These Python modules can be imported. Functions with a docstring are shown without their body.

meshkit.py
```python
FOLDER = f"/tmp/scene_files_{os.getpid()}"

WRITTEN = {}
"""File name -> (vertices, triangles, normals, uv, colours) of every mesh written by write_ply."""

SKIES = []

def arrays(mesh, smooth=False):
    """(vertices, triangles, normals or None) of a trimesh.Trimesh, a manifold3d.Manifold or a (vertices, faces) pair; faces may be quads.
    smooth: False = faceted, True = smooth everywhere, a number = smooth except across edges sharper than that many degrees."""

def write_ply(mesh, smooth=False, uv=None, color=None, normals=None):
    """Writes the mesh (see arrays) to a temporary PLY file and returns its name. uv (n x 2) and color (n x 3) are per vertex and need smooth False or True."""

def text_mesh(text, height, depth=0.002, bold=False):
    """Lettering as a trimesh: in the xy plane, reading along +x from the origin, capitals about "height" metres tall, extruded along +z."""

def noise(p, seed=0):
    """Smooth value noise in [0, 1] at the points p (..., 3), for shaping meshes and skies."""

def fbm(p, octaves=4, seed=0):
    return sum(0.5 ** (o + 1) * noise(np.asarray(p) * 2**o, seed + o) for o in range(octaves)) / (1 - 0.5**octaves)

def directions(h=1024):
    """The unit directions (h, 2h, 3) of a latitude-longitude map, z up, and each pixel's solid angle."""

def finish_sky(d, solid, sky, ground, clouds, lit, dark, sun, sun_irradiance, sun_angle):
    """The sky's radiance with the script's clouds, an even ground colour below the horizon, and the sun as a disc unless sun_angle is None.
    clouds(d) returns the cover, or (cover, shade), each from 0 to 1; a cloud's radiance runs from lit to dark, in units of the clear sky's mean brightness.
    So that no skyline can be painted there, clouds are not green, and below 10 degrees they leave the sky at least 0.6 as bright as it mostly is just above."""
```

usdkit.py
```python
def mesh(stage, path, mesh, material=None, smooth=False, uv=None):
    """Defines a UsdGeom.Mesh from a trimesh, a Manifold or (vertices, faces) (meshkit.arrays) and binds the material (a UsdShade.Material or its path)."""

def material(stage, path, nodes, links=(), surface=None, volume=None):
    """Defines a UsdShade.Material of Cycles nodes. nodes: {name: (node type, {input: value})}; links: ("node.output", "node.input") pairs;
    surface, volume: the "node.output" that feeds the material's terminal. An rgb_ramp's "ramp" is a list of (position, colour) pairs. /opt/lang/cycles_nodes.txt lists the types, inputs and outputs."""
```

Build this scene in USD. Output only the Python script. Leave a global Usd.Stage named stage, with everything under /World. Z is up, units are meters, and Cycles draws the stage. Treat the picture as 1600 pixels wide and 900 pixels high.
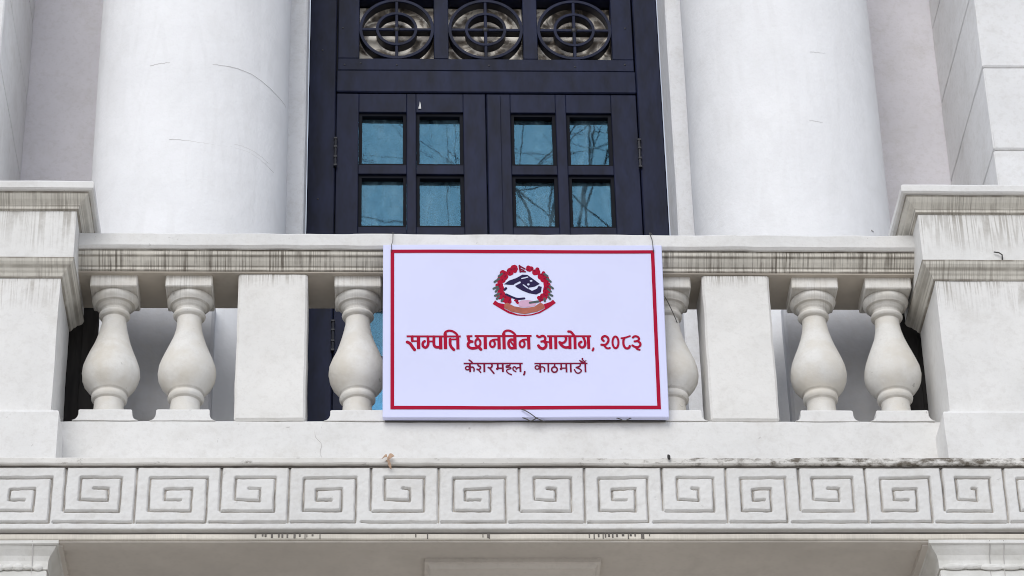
import math, random
import numpy as np, trimesh, usdkit, meshkit
from pxr import Usd, UsdGeom, UsdLux, UsdShade, Gf, Sdf
from shapely.geometry import LineString, Polygon, Point, box as sbox
from shapely.ops import unary_union
from shapely import affinity

random.seed(7); RNG = np.random.default_rng(7)
stage = Usd.Stage.CreateInMemory()
UsdGeom.SetStageUpAxis(stage, UsdGeom.Tokens.z); UsdGeom.SetStageMetersPerUnit(stage, 1.0)
UsdGeom.Xform.Define(stage, '/World'); UsdGeom.Scope.Define(stage, '/World/Looks')

# ------------------------------------------------------------------ camera (world origin is at eye height, the ground lies at z = -1.6)
GROUND = -1.6
YAW, PITCH, ROLL = math.radians(2.85), math.radians(32.74), math.radians(-1.37)
fw = np.array([math.sin(YAW)*math.cos(PITCH), math.cos(YAW)*math.cos(PITCH), math.sin(PITCH)])
rt = np.array([math.cos(YAW), -math.sin(YAW), 0.0]); up = np.cross(rt, fw)
c_, s_ = math.cos(ROLL), math.sin(ROLL)
rt, up = c_*rt + s_*up, -s_*rt + c_*up
CAM = np.array([-0.4875, -10.4, 0.0])
cam = UsdGeom.Camera.Define(stage, '/World/camera')
cam.CreateHorizontalApertureAttr(36.0); cam.CreateVerticalApertureAttr(20.25)
cam.CreateFocalLengthAttr(36.0*4680/1600); cam.CreateClippingRangeAttr(Gf.Vec2f(0.1, 500))
cam.AddTransformOp().Set(Gf.Matrix4d(*rt, 0, *up, 0, *(-fw), 0, *CAM, 1))
cam.CreateExposureAttr(-0.08)

# ------------------------------------------------------------------ sky and sun: soft light of a thinly clouded sky from the front left
SUN = np.array([-0.27, -0.80, 0.60]); SUN = SUN/np.linalg.norm(SUN)
sky = UsdLux.DomeLight.Define(stage, '/World/sky'); sky.GetPrim().SetCustomDataByKey('kind', 'structure')
skymat = usdkit.material(stage, '/World/Looks/sky_look', {
    'tc': ('texture_coordinate', {}),
    'map': ('mapping', {'scale': (1.6, 1.6, 3.2)}),
    'cl': ('noise_texture', {'scale': 1.7, 'detail': 6, 'roughness': 0.55}),
    'cov': ('rgb_ramp', {'ramp': [(0.30, (0.35, 0.35, 0.35)), (0.65, (0.8, 0.8, 0.8))]}),
    'sk': ('sky_texture', {'sky_type': 'single_scattering', 'sun_disc': False, 'sun_elevation': float(math.asin(SUN[2])), 'sun_rotation': float(math.atan2(SUN[0], SUN[1])), 'air_density': 1.0, 'aerosol_density': 1.0}),
    'mx': ('mix_color', {'b': (11.2, 11.9, 13.4)}),
    'bg': ('background_shader', {'strength': 0.092})},
    [('tc.generated', 'map.vector'), ('map.vector', 'cl.vector'), ('cl.fac', 'cov.fac'), ('cov.color', 'mx.fac'), ('sk.color', 'mx.a'), ('mx.result', 'bg.color')], surface='bg.background')
UsdShade.MaterialBindingAPI.Apply(sky.GetPrim()).Bind(skymat)
sun = UsdLux.DistantLight.Define(stage, '/World/sun')
sun.CreateNormalizeAttr(True); sun.CreateIntensityAttr(0.43); sun.CreateAngleAttr(40.0); sun.CreateColorAttr(Gf.Vec3f(1.0, 0.985, 0.96))
zax = SUN; xax = np.cross([0, 0, 1], zax); xax /= np.linalg.norm(xax); yax = np.cross(zax, xax)
sun.AddTransformOp().Set(Gf.Matrix4d(*xax, 0, *yax, 0, *zax, 0, 0, 0, 20, 1))

# ------------------------------------------------------------------ materials
MAT = {}
def stucco(name, col, dirt_shade=(0.22, 0.19, 0.15), patch=0.12, streak=None, speck=0.0, mould=None, bump=0.0016, rough=0.75, freq=48, warm=None, bands=(), grime=0.4):
    """Painted plaster. streak = (z that is fully streaked, z where streaks have died out, amount); mould = (z0, z1, x0, x1): black growth between two heights, thicker towards x1."""
    n = {'g': ('geometry', {}), 'big': ('noise_texture', {'scale': 2.3, 'detail': 7, 'roughness': 0.62}),
         'rp': ('rgb_ramp', {'ramp': [(0.35, tuple(np.array(col)*(1-patch))), (0.62, col)]}),
         'fine': ('noise_texture', {'scale': 55, 'detail': 5, 'roughness': 0.6}),
         'mid': ('noise_texture', {'scale': 9, 'detail': 4, 'roughness': 0.55}),
         'hs': ('math', {'math_type': 'multiply_add', 'value2': 2.2}),
         'bp': ('bump', {'strength': 0.75, 'distance': bump}),
         'p': ('principled_bsdf', {'roughness': rough, 'specular_ior_level': 0.3})}
    l = [('g.position', 'big.vector'), ('g.position', 'fine.vector'), ('g.position', 'mid.vector'), ('big.fac', 'rp.fac'),
         ('mid.fac', 'hs.value1'), ('fine.fac', 'hs.value3'), ('hs.value', 'bp.height'), ('bp.normal', 'p.normal')]
    n['gn'] = ('noise_texture', {'scale': 5.2, 'detail': 9, 'roughness': 0.72, 'distortion': 0.4}); n['gr'] = ('rgb_ramp', {'ramp': [(0.50, (0, 0, 0)), (0.60, (0.35, 0.35, 0.35)), (0.72, (1, 1, 1))]})
    n['ga'] = ('math', {'math_type': 'multiply', 'value2': grime}); n['gx'] = ('mix_color', {'b': (0.50, 0.47, 0.42)})
    l += [('g.position', 'gn.vector'), ('gn.fac', 'gr.fac'), ('gr.color', 'ga.value1'), ('ga.value', 'gx.fac'), ('rp.color', 'gx.a')]
    n['fn'] = ('noise_texture', {'scale': 27, 'detail': 7, 'roughness': 0.78}); n['fr'] = ('rgb_ramp', {'ramp': [(0.40, (1, 1, 1)), (0.50, (0, 0, 0)), (0.57, (0, 0, 0)), (0.68, (1, 1, 1))]})
    n['fa'] = ('math', {'math_type': 'multiply', 'value2': grime*0.42}); n['fx'] = ('mix_color', {'b': (0.47, 0.44, 0.40)})
    l += [('g.position', 'fn.vector'), ('fn.fac', 'fr.fac'), ('fr.color', 'fa.value1'), ('fa.value', 'fx.fac'), ('gx.result', 'fx.a')]
    last = 'fx.result'
    if warm is not None:
        n['wn'] = ('noise_texture', {'scale': 6.5, 'detail': 6, 'roughness': 0.6}); n['wr'] = ('rgb_ramp', {'ramp': [(0.42, (0, 0, 0)), (0.68, (1, 1, 1))]})
        n['wm'] = ('mix_color', {'b': warm})
        l += [('g.position', 'wn.vector'), ('wn.fac', 'wr.fac'), ('wr.color', 'wm.fac'), (last, 'wm.a')]; last = 'wm.result'
    if streak:
        za, zb, amt = streak
        n.update({'sx': ('mapping', {'scale': (freq, 0.0, 1.1)}), 'sn': ('noise_texture', {'scale': 1.0, 'detail': 1.5, 'roughness': 0.55}),
                  'sr': ('rgb_ramp', {'ramp': [(0.33, (0, 0, 0)), (0.36, (0.7, 0.7, 0.7)), (0.385, (0.7, 0.7, 0.7)), (0.41, (0, 0, 0)), (0.445, (0, 0, 0)), (0.47, (1, 1, 1)), (0.51, (1, 1, 1)), (0.535, (0, 0, 0)), (0.60, (0, 0, 0)), (0.625, (0.85, 0.85, 0.85)), (0.65, (0.85, 0.85, 0.85)), (0.675, (0, 0, 0))]}),
                  'cx': ('mapping', {'scale': (9, 3, 6)}), 'cn': ('noise_texture', {'scale': 1.0, 'detail': 5, 'roughness': 0.65}), 'cr': ('rgb_ramp', {'ramp': [(0.38, (0.05, 0.05, 0.05)), (0.52, (0.6, 0.6, 0.6)), (0.66, (1, 1, 1))]}),
                  'sep': ('separate_xyz', {}), 'zr': ('map_range', {'from_min': zb, 'from_max': za, 'to_min': 0.0, 'to_max': 1.0, 'clamp': True}),
                  'jx': ('mapping', {'scale': (16, 3, 0.1)}), 'jn': ('noise_texture', {'scale': 1.0, 'detail': 3}), 'ja': ('math', {'math_type': 'multiply_add', 'value2': -1.7, 'value3': 0.55}), 'jb': ('math', {'math_type': 'multiply_add', 'value2': 1.6}), 'jc': ('clamp', {}), 'm0': ('math', {'math_type': 'multiply'}), 'mul': ('math', {'math_type': 'multiply'}), 'am': ('math', {'math_type': 'multiply', 'value2': amt}), 'sm': ('mix_color', {'b': dirt_shade})})
        l += [('g.position', 'sx.vector'), ('sx.vector', 'sn.vector'), ('g.position', 'cx.vector'), ('cx.vector', 'cn.vector'), ('cn.fac', 'cr.fac'), ('sn.fac', 'sr.fac'),
              ('g.position', 'sep.vector'), ('sep.z', 'zr.value'), ('sr.color', 'm0.value1'), ('cr.color', 'm0.value2'), ('m0.value', 'mul.value1'), ('g.position', 'jx.vector'), ('jx.vector', 'jn.vector'), ('jn.fac', 'ja.value1'), ('zr.result', 'jb.value1'), ('ja.value', 'jb.value3'), ('jb.value', 'jc.value'), ('jc.result', 'mul.value2'), ('mul.value', 'am.value1'), ('am.value', 'sm.fac'), (last, 'sm.a')]
        last = 'sm.result'
    for bi, (zc, hw, amt) in enumerate(bands):  # dark lines at given heights: crease shade painted in together with grime
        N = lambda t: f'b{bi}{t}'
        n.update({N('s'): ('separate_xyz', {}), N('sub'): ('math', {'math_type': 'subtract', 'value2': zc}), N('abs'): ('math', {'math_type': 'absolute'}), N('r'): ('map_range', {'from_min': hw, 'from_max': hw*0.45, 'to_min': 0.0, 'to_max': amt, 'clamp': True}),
                  N('n'): ('noise_texture', {'scale': 16, 'detail': 4}), N('nr'): ('rgb_ramp', {'ramp': [(0.3, (0.35, 0.35, 0.35)), (0.55, (1, 1, 1))]}), N('m'): ('math', {'math_type': 'multiply'}), N('x'): ('mix_color', {'b': dirt_shade})})
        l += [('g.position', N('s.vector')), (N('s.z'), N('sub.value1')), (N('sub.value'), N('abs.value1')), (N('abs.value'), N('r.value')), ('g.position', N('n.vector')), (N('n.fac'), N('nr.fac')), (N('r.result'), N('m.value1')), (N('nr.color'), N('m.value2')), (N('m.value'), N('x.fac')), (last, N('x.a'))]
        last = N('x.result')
    if speck:
        n.update({'vo': ('noise_texture', {'scale': 21, 'detail': 3, 'roughness': 0.7}), 'vr': ('rgb_ramp', {'ramp': [(0.685, (0, 0, 0)), (0.73, (1, 1, 1))]}), 'va': ('math', {'math_type': 'multiply', 'value2': speck}), 'vm': ('mix_color', {'b': (0.16, 0.14, 0.12)})})
        l += [('g.position', 'vo.vector'), ('vo.fac', 'vr.fac'), ('vr.color', 'va.value1'), ('va.value', 'vm.fac'), (last, 'vm.a')]; last = 'vm.result'
    if mould:
        x0, x1, lo, hi = mould
        n.update({'mm': ('mapping', {'scale': (20, 20, 42)}), 'mn': ('noise_texture', {'scale': 1.0, 'detail': 5, 'roughness': 0.7}), 'ms': ('separate_xyz', {}),
                  'mx': ('map_range', {'from_min': x0, 'from_max': x1, 'to_min': lo, 'to_max': hi, 'clamp': True}), 'mad': ('math', {'math_type': 'add'}),
                  'mr': ('rgb_ramp', {'ramp': [(0.54, (0, 0, 0)), (0.72, (1, 1, 1))]}), 'mmx': ('mix_color', {'b': (0.15, 0.13, 0.105)})})
        l += [('g.position', 'mm.vector'), ('mm.vector', 'mn.vector'), ('g.position', 'ms.vector'), ('ms.x', 'mx.value'), ('mn.fac', 'mad.value1'), ('mx.result', 'mad.value2'), ('mad.value', 'mr.fac'), ('mr.color', 'mmx.fac'), (last, 'mmx.a')]; last = 'mmx.result'
    l.append((last, 'p.base_color'))
    MAT[name] = usdkit.material(stage, '/World/Looks/' + name, n, l, surface='p.BSDF')

def paint(name, col, rough=0.5, patch=0.25, scale=8, spec=0.5, bump=0.0, stretch=(1, 1, 1)):
    n = {'g': ('geometry', {}), 'm': ('mapping', {'scale': stretch}), 'no': ('noise_texture', {'scale': scale, 'detail': 6, 'roughness': 0.6}),
         'rp': ('rgb_ramp', {'ramp': [(0.33, tuple(np.array(col)*(1-patch))), (0.66, tuple(np.minimum(1, np.array(col)*(1+patch*0.6))))]}),
         'p': ('principled_bsdf', {'roughness': rough, 'specular_ior_level': spec})}
    l = [('g.position', 'm.vector'), ('m.vector', 'no.vector'), ('no.fac', 'rp.fac'), ('rp.color', 'p.base_color')]
    if bump:
        n['bp'] = ('bump', {'strength': 0.5, 'distance': bump}); l += [('no.fac', 'bp.height'), ('bp.normal', 'p.normal')]
    MAT[name] = usdkit.material(stage, '/World/Looks/' + name, n, l, surface='p.BSDF')

WHITE = (0.79, 0.785, 0.79)
stucco('column_white', (0.84, 0.838, 0.845), patch=0.06, bump=0.0020, grime=0.09, streak=(6.0, 5.0, 0.10), freq=7, dirt_shade=(0.5, 0.48, 0.46))
stucco('wall_white', (0.79, 0.785, 0.79), patch=0.07, grime=0.2)
stucco('trim_white', (0.80, 0.798, 0.805), patch=0.06)
stucco('lilac_wall', (0.76, 0.735, 0.765), patch=0.09)
stucco('block_white', (0.79, 0.785, 0.78), patch=0.08)
stucco('rail_white', (0.76, 0.75, 0.73), patch=0.14, speck=0.25, grime=0.36)
stucco('stained_moulding', (0.70, 0.665, 0.59), patch=0.2, streak=(6.0, 5.0, 0.86), dirt_shade=(0.11, 0.09, 0.07), freq=50, bands=[(6.8415, 0.006, 0.9), (6.819, 0.005, 0.55), (6.786, 0.004, 0.5), (6.770, 0.004, 0.7)])
stucco('pedestal_moulding', (0.70, 0.67, 0.60), patch=0.2, streak=(6.0, 5.0, 0.66), dirt_shade=(0.19, 0.165, 0.135), freq=44, bands=[(6.698, 0.005, 0.7), (6.669, 0.007, 0.45), (6.634, 0.004, 0.7), (6.929, 0.004, 0.7), (6.945, 0.004, 0.5), (6.986, 0.006, 0.8)])
stucco('pier_white', (0.785, 0.77, 0.74), patch=0.09, streak=(6.775, 6.68, 0.7), speck=0.15, grime=0.36)
stucco('die_upper', (0.765, 0.755, 0.73), patch=0.10, streak=(6.95, 6.66, 0.62), freq=30, grime=0.36)
stucco('die_lower', (0.78, 0.768, 0.745), patch=0.10, streak=(6.64, 6.44, 0.65), freq=34, speck=0.1, grime=0.36)
stucco('curb_white', (0.775, 0.765, 0.745), patch=0.08, speck=0.35, grime=0.36)
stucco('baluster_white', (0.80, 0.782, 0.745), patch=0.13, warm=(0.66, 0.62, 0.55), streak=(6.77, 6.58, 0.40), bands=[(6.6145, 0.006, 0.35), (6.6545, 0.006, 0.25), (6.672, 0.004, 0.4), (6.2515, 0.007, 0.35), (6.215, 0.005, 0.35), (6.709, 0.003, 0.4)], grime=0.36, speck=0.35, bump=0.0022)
stucco('ledge_stained', (0.74, 0.72, 0.68), patch=0.15, mould=(0.15, 1.25, -0.055, 0.125), grime=0.36)
stucco('frieze_white', (0.735, 0.725, 0.705), patch=0.10, speck=0.2, bump=0.0022, grime=0.36)
stucco('lip_cream', (0.72, 0.675, 0.59), patch=0.2, streak=(5.0, 4.0, 0.12), freq=40)
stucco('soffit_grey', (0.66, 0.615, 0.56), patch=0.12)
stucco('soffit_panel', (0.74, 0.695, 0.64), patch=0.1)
stucco('capital_white', (0.77, 0.76, 0.73), patch=0.16, speck=0.25, warm=(0.60, 0.59, 0.55), grime=0.36)
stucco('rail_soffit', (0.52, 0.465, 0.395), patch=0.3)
stucco('grey_plaster', (0.58, 0.58, 0.60), patch=0.25, speck=0.3)
stucco('floor_cement', (0.42, 0.40, 0.37), patch=0.2)
paint('groove_shade_grime', (0.42, 0.385, 0.345), rough=0.95, patch=0.4, scale=20)
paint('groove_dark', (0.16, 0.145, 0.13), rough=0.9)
paint('crack_dark', (0.58, 0.56, 0.54), rough=0.9)
paint('navy_paint', (0.009, 0.0125, 0.036), rough=0.55, spec=0.2, patch=0.45, scale=9, bump=0.004, stretch=(1.6, 1.6, 0.6))
paint('bead_black', (0.006, 0.007, 0.012), rough=0.7, spec=0.15)
paint('dark_iron_shade', (0.012, 0.012, 0.018), rough=0.5)  # iron fittings, and the painted shade behind the fanlight grille
paint('black_board', (0.03, 0.027, 0.026), rough=0.8, patch=0.4, scale=14, stretch=(3, 3, 0.4), bump=0.004)
paint('sign_face', (0.67, 0.69, 0.94), rough=0.45, patch=0.02, scale=3)
paint('sign_edge', (0.52, 0.52, 0.70), rough=0.5, patch=0.05)
paint('sign_red', (0.40, 0.002, 0.032), rough=0.6, patch=0.03, spec=0.12)
paint('sign_maroon', (0.20, 0.004, 0.035), rough=0.6, patch=0.03, spec=0.12)
paint('emblem_navy', (0.022, 0.014, 0.065), rough=0.6, spec=0.12, patch=0.05)
paint('emblem_brown', (0.42, 0.13, 0.09), spec=0.15, rough=0.5, patch=0.15, scale=40)
paint('emblem_pink', (0.62, 0.36, 0.52), rough=0.5, patch=0.1, scale=40)
paint('emblem_pale', (0.70, 0.74, 0.95), rough=0.5, patch=0.02)
paint('emblem_green', (0.03, 0.06, 0.06), rough=0.5, patch=0.1)
paint('wire_steel', (0.07, 0.065, 0.06), rough=0.5)
paint('leaf_brown', (0.52, 0.35, 0.24), rough=0.7, patch=0.4, scale=60)
paint('paper_white', (0.7, 0.7, 0.7), rough=0.8)
paint('bark', (0.15, 0.13, 0.115), rough=0.9, patch=0.4, scale=12)
paint('earth_paving', (0.44, 0.41, 0.37), rough=0.9, patch=0.2, scale=1.2)
paint('curtain_teal', (0.13, 0.22, 0.28), rough=0.8, patch=0.5, scale=7, stretch=(2.5, 1, 0.5))
paint('curtain_pale', (0.46, 0.58, 0.66), rough=0.8, patch=0.35, scale=5, stretch=(3.5, 1, 0.4))
MAT['window_glass'] = usdkit.material(stage, '/World/Looks/window_glass', {
    'g': ('geometry', {}), 'no': ('noise_texture', {'scale': 4.0, 'detail': 2}), 'bp': ('bump', {'strength': 0.07, 'distance': 0.004}),
    'fr': ('fresnel', {'IOR': 1.9}), 'tr': ('transparent_bsdf', {'color': (0.55, 0.75, 0.85)}), 'gl': ('glossy_bsdf', {'color': (0.14, 0.35, 0.54), 'roughness': 0.015}), 'mx': ('mix_closure', {}),
    'dm': ('mapping', {'scale': (1.0, 1.0, 0.45)}), 'dn': ('noise_texture', {'scale': 9.0, 'detail': 6, 'roughness': 0.65, 'distortion': 0.5}), 'dr': ('rgb_ramp', {'ramp': [(0.36, (0.02, 0.02, 0.02)), (0.52, (0.10, 0.10, 0.10)), (0.70, (0.32, 0.32, 0.32))]}), 'dd': ('diffuse_bsdf', {'color': (0.22, 0.36, 0.44)}), 'dx': ('mix_closure', {})},
    [('g.position', 'dm.vector'), ('dm.vector', 'dn.vector'), ('dn.fac', 'dr.fac'), ('dr.color', 'dx.fac'), ('mx.closure', 'dx.closure1'), ('dd.BSDF', 'dx.closure2'), ('g.position', 'no.vector'), ('no.fac', 'bp.height'), ('bp.normal', 'gl.normal'), ('fr.fac', 'mx.fac'), ('tr.BSDF', 'mx.closure1'), ('gl.BSDF', 'mx.closure2')], surface='dx.closure')
MAT['dirty_glass'] = usdkit.material(stage, '/World/Looks/dirty_glass', {
    'g': ('geometry', {}), 'm': ('mapping', {'scale': (1, 1, 1)}), 'no': ('noise_texture', {'scale': 13, 'detail': 4, 'roughness': 0.55, 'distortion': 1.0}),
    'rp': ('rgb_ramp', {'ramp': [(0.34, (0.06, 0.05, 0.045)), (0.44, (0.20, 0.17, 0.14)), (0.52, (0.38, 0.33, 0.28)), (0.57, (0.88, 0.82, 0.72)), (0.8, (0.95, 0.91, 0.84))]}),
    'p': ('principled_bsdf', {'roughness': 0.3, 'specular_ior_level': 0.4})},
    [('g.position', 'm.vector'), ('m.vector', 'no.vector'), ('no.fac', 'rp.fac'), ('rp.color', 'p.base_color')], surface='p.BSDF')

# ------------------------------------------------------------------ scene helpers
USED, ORIGIN = {}, {}
def fresh(parent, name):
    k = USED.get((parent, name), 0); USED[(parent, name)] = k + 1
    return f'{parent}/{name}' + (f'_{k:03d}' if k else '')
def describe(prim, label=None, cat=None, group=None, kind=None):
    for key, val in (('label', label), ('category', cat), ('group', group), ('kind', kind)):
        if val: prim.SetCustomDataByKey(key, val)
def thing(name, label, cat, at=(0, 0, 0), group=None):
    path = fresh('/World', name); x = UsdGeom.Xform.Define(stage, path); x.AddTranslateOp().Set(Gf.Vec3d(*map(float, at)))
    ORIGIN[path] = np.array(at, float); describe(x.GetPrim(), label, cat, group)
    return path
def part(parent, name, mesh, mat, smooth=30, label=None, kind=None):
    """A mesh given in world coordinates becomes a child of the thing or part."""
    path = fresh(parent, name); o = ORIGIN[parent]
    m = mesh.copy() if isinstance(mesh, trimesh.Trimesh) else trimesh.Trimesh(*mesh, process=False)
    if m.metadata.get('split') and smooth == 30: smooth = True
    m.apply_translation(-o); ORIGIN[path] = o
    g = usdkit.mesh(stage, path, m, MAT[mat], smooth); describe(g.GetPrim(), label, None, None, kind)
    return path
def single(name, mesh, mat, label=None, cat=None, group=None, kind=None, smooth=30):
    path = fresh('/World', name)
    if mesh.metadata.get('split') and smooth == 30: smooth = True
    g = usdkit.mesh(stage, path, mesh, MAT[mat], smooth); describe(g.GetPrim(), label, cat, group, kind)
    return path
cat_ = trimesh.util.concatenate
def rough(m, edge=0.06, amp=0.002, seed=0, freq=5.0):
    v, f = trimesh.remesh.subdivide_to_size(m.vertices, m.faces, edge, max_iter=14)
    v, f = np.asarray(v), np.asarray(f)
    n = np.cross(v[f[:, 1]]-v[f[:, 0]], v[f[:, 2]]-v[f[:, 0]]); n /= np.linalg.norm(n, axis=1, keepdims=True)+1e-20
    q = np.round(n*1.6).astype(np.int64) + 2; cls = q[:, 0]*25 + q[:, 1]*5 + q[:, 2]          # hard edges stay between facets that face different ways
    ip = np.round(v*2e5).astype(np.int64) + 40000000
    key = (ip[:, 0]*73856093) ^ (ip[:, 1]*19349663) ^ (ip[:, 2]*83492791)
    ck = (key[f]*131 + cls[:, None]).ravel(); _, first, inv = np.unique(ck, return_index=True, return_inverse=True)
    m = trimesh.Trimesh(v[f.ravel()[first]], inv.reshape(-1, 3), process=False); m.metadata['split'] = True
    p = np.array(m.vertices)
    d = np.stack([meshkit.fbm(p*freq + 31.7*k + 100, 3, seed + k) - 0.5 for k in range(3)], 1)
    m.vertices = p + 2*amp*d
    return m
def chamfer_box(x0, x1, y0, y1, z0, z1, b=0.005):
    P = []
    for sx in (0, 1):
        for sy in (0, 1):
            for sz in (0, 1):
                c = np.array([(x0, x1)[sx], (y0, y1)[sy], (z0, z1)[sz]]); s = np.array([1-2*sx, 1-2*sy, 1-2*sz])*b
                P += [c + s*[0, 1, 1], c + s*[1, 0, 1], c + s*[1, 1, 0]]
    return trimesh.convex.convex_hull(np.array(P))
def bx(x0, x1, y0, y1, z0, z1, b=0.005, edge=None, amp=0.002, seed=0):
    m = chamfer_box(x0, x1, y0, y1, z0, z1, b)
    return rough(m, edge, amp, seed) if edge else m
def loft(levels, rect, edge=None, amp=0.0015, seed=0):
    """Stack of rectangles: rect = (x0, x1, y0, y1); levels = [(outset x0, outset x1, outset y0, outset y1, z)] or [(outset, z)]."""
    V, F = [], []
    for lv in levels:
        a, b, c, d, z = lv if len(lv) == 5 else (lv[0],)*4 + (lv[1],)
        V += [(rect[0]-a, rect[2]-c, z), (rect[1]+b, rect[2]-c, z), (rect[1]+b, rect[3]+d, z), (rect[0]-a, rect[3]+d, z)]
    n = len(levels)
    for i in range(n-1):
        for k in range(4):
            p, q = 4*i+k, 4*i+(k+1) % 4; r, s = q+4, p+4
            F += [(p, q, r), (p, r, s)]
    F += [(0, 2, 1), (0, 3, 2), (4*n-4, 4*n-3, 4*n-2), (4*n-4, 4*n-2, 4*n-1)]
    m = trimesh.Trimesh(V, F, process=False)
    if m.volume < 0: m.invert()
    return rough(m, edge, amp, seed) if edge else m
def lathe(profile, cx, cy, sections=48):
    m = trimesh.creation.revolve(np.array(profile), sections=sections); m.apply_translation((cx, cy, 0))
    if m.volume < 0: m.invert()
    return m
def plate(poly, yf, depth):
    """A polygon drawn in (x, z) becomes a plate whose front lies at y = yf and which is 'depth' thick."""
    ms = []
    for g in getattr(poly, 'geoms', [poly]):
        if g.area < 1e-8: continue
        m = trimesh.creation.extrude_polygon(g, depth, engine='earcut')
        v = np.array(m.vertices); m.vertices = np.stack([v[:, 0], yf + depth - v[:, 2], v[:, 1]], 1); ms.append(m)
    return cat_(ms)
def tube(pts, r0, r1=None, n=6):
    pts = np.array(pts, float); r1 = r0 if r1 is None else r1; R = np.linspace(r0, r1, len(pts)); V, F = [], []
    ref = np.array([0.31, 0.77, 0.55])
    for i, p in enumerate(pts):
        t = pts[min(i+1, len(pts)-1)] - pts[max(i-1, 0)]; t = t/(np.linalg.norm(t)+1e-12)
        a = np.cross(t, ref); a /= np.linalg.norm(a)+1e-12; b = np.cross(t, a)
        V += [p + R[i]*(math.cos(2*math.pi*k/n)*a + math.sin(2*math.pi*k/n)*b) for k in range(n)]
    for i in range(len(pts)-1):
        for k in range(n):
            p, q = i*n+k, i*n+(k+1) % n; F += [(p, q, q+n), (p, q+n, p+n)]
    c0, c1 = len(V), len(V)+1; V += [pts[0], pts[-1]]; e = (len(pts)-1)*n
    for k in range(n): F += [(c0, (k+1) % n, k), (c1, e+k, e+(k+1) % n)]
    return trimesh.Trimesh(V, F, process=False)
def smooth_line(pts, per=5):
    """Catmull-Rom through the points."""
    P = np.array(pts, float)
    if len(P) < 3: return P
    Q = np.vstack([2*P[0]-P[1], P, 2*P[-1]-P[-2]]); out = []
    for i in range(1, len(Q)-2):
        for t in np.linspace(0, 1, per, endpoint=False):
            a, b, c, d = Q[i-1:i+3]
            out.append(0.5*(2*b + (c-a)*t + (2*a-5*b+4*c-d)*t*t + (3*b-a-3*c+d)*t**3))
    return np.array(out + [P[-1]])

# ------------------------------------------------------------------ the ground and the building's walls
single('ground', trimesh.creation.box(bounds=[(-150, -150, GROUND-0.3), (150, 150, GROUND)]), 'earth_paving', kind='structure')
FLOOR = 5.80
XW = 2.235            # the rusticated piers start here
wall = thing('facade_wall', 'lilac grey plastered wall between the columns and the rusticated piers', 'wall', (0, 1.41, GROUND))
for s in (-1, 1):
    a, b = sorted((s*0.985, s*2.6)); part(wall, 'wall_panel', rough(chamfer_box(a, b, 1.41, 1.9, FLOOR, 12.5), 0.25, 0.003, 3), 'lilac_wall')
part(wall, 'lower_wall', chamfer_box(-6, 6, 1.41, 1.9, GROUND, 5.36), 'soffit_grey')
part(wall, 'upper_wall', chamfer_box(-0.985, 0.985, 1.5, 1.9, 10.3, 12.5), 'lilac_wall')
# white moulded surround of the doorway
srd = thing('door_surround', 'white plastered jambs framing the navy double door', 'door surround', (0, 1.3, FLOOR))
for s in (-1, 1):
    a, b = sorted((s*0.878, s*0.984)); part(srd, 'jamb', rough(chamfer_box(a, b, 1.215, 1.56, FLOOR, 10.4, 0.008), 0.12, 0.003, 5+s), 'trim_white')
    a, b = sorted((s*0.9845, s*1.02)); part(srd, 'jamb_backing', chamfer_box(a, b, 1.255, 1.40, FLOOR, 10.4, 0.004), 'trim_white')
part(srd, 'lintel', chamfer_box(-0.984, 0.984, 1.215, 1.56, 10.405, 10.7, 0.008), 'trim_white')

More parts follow.
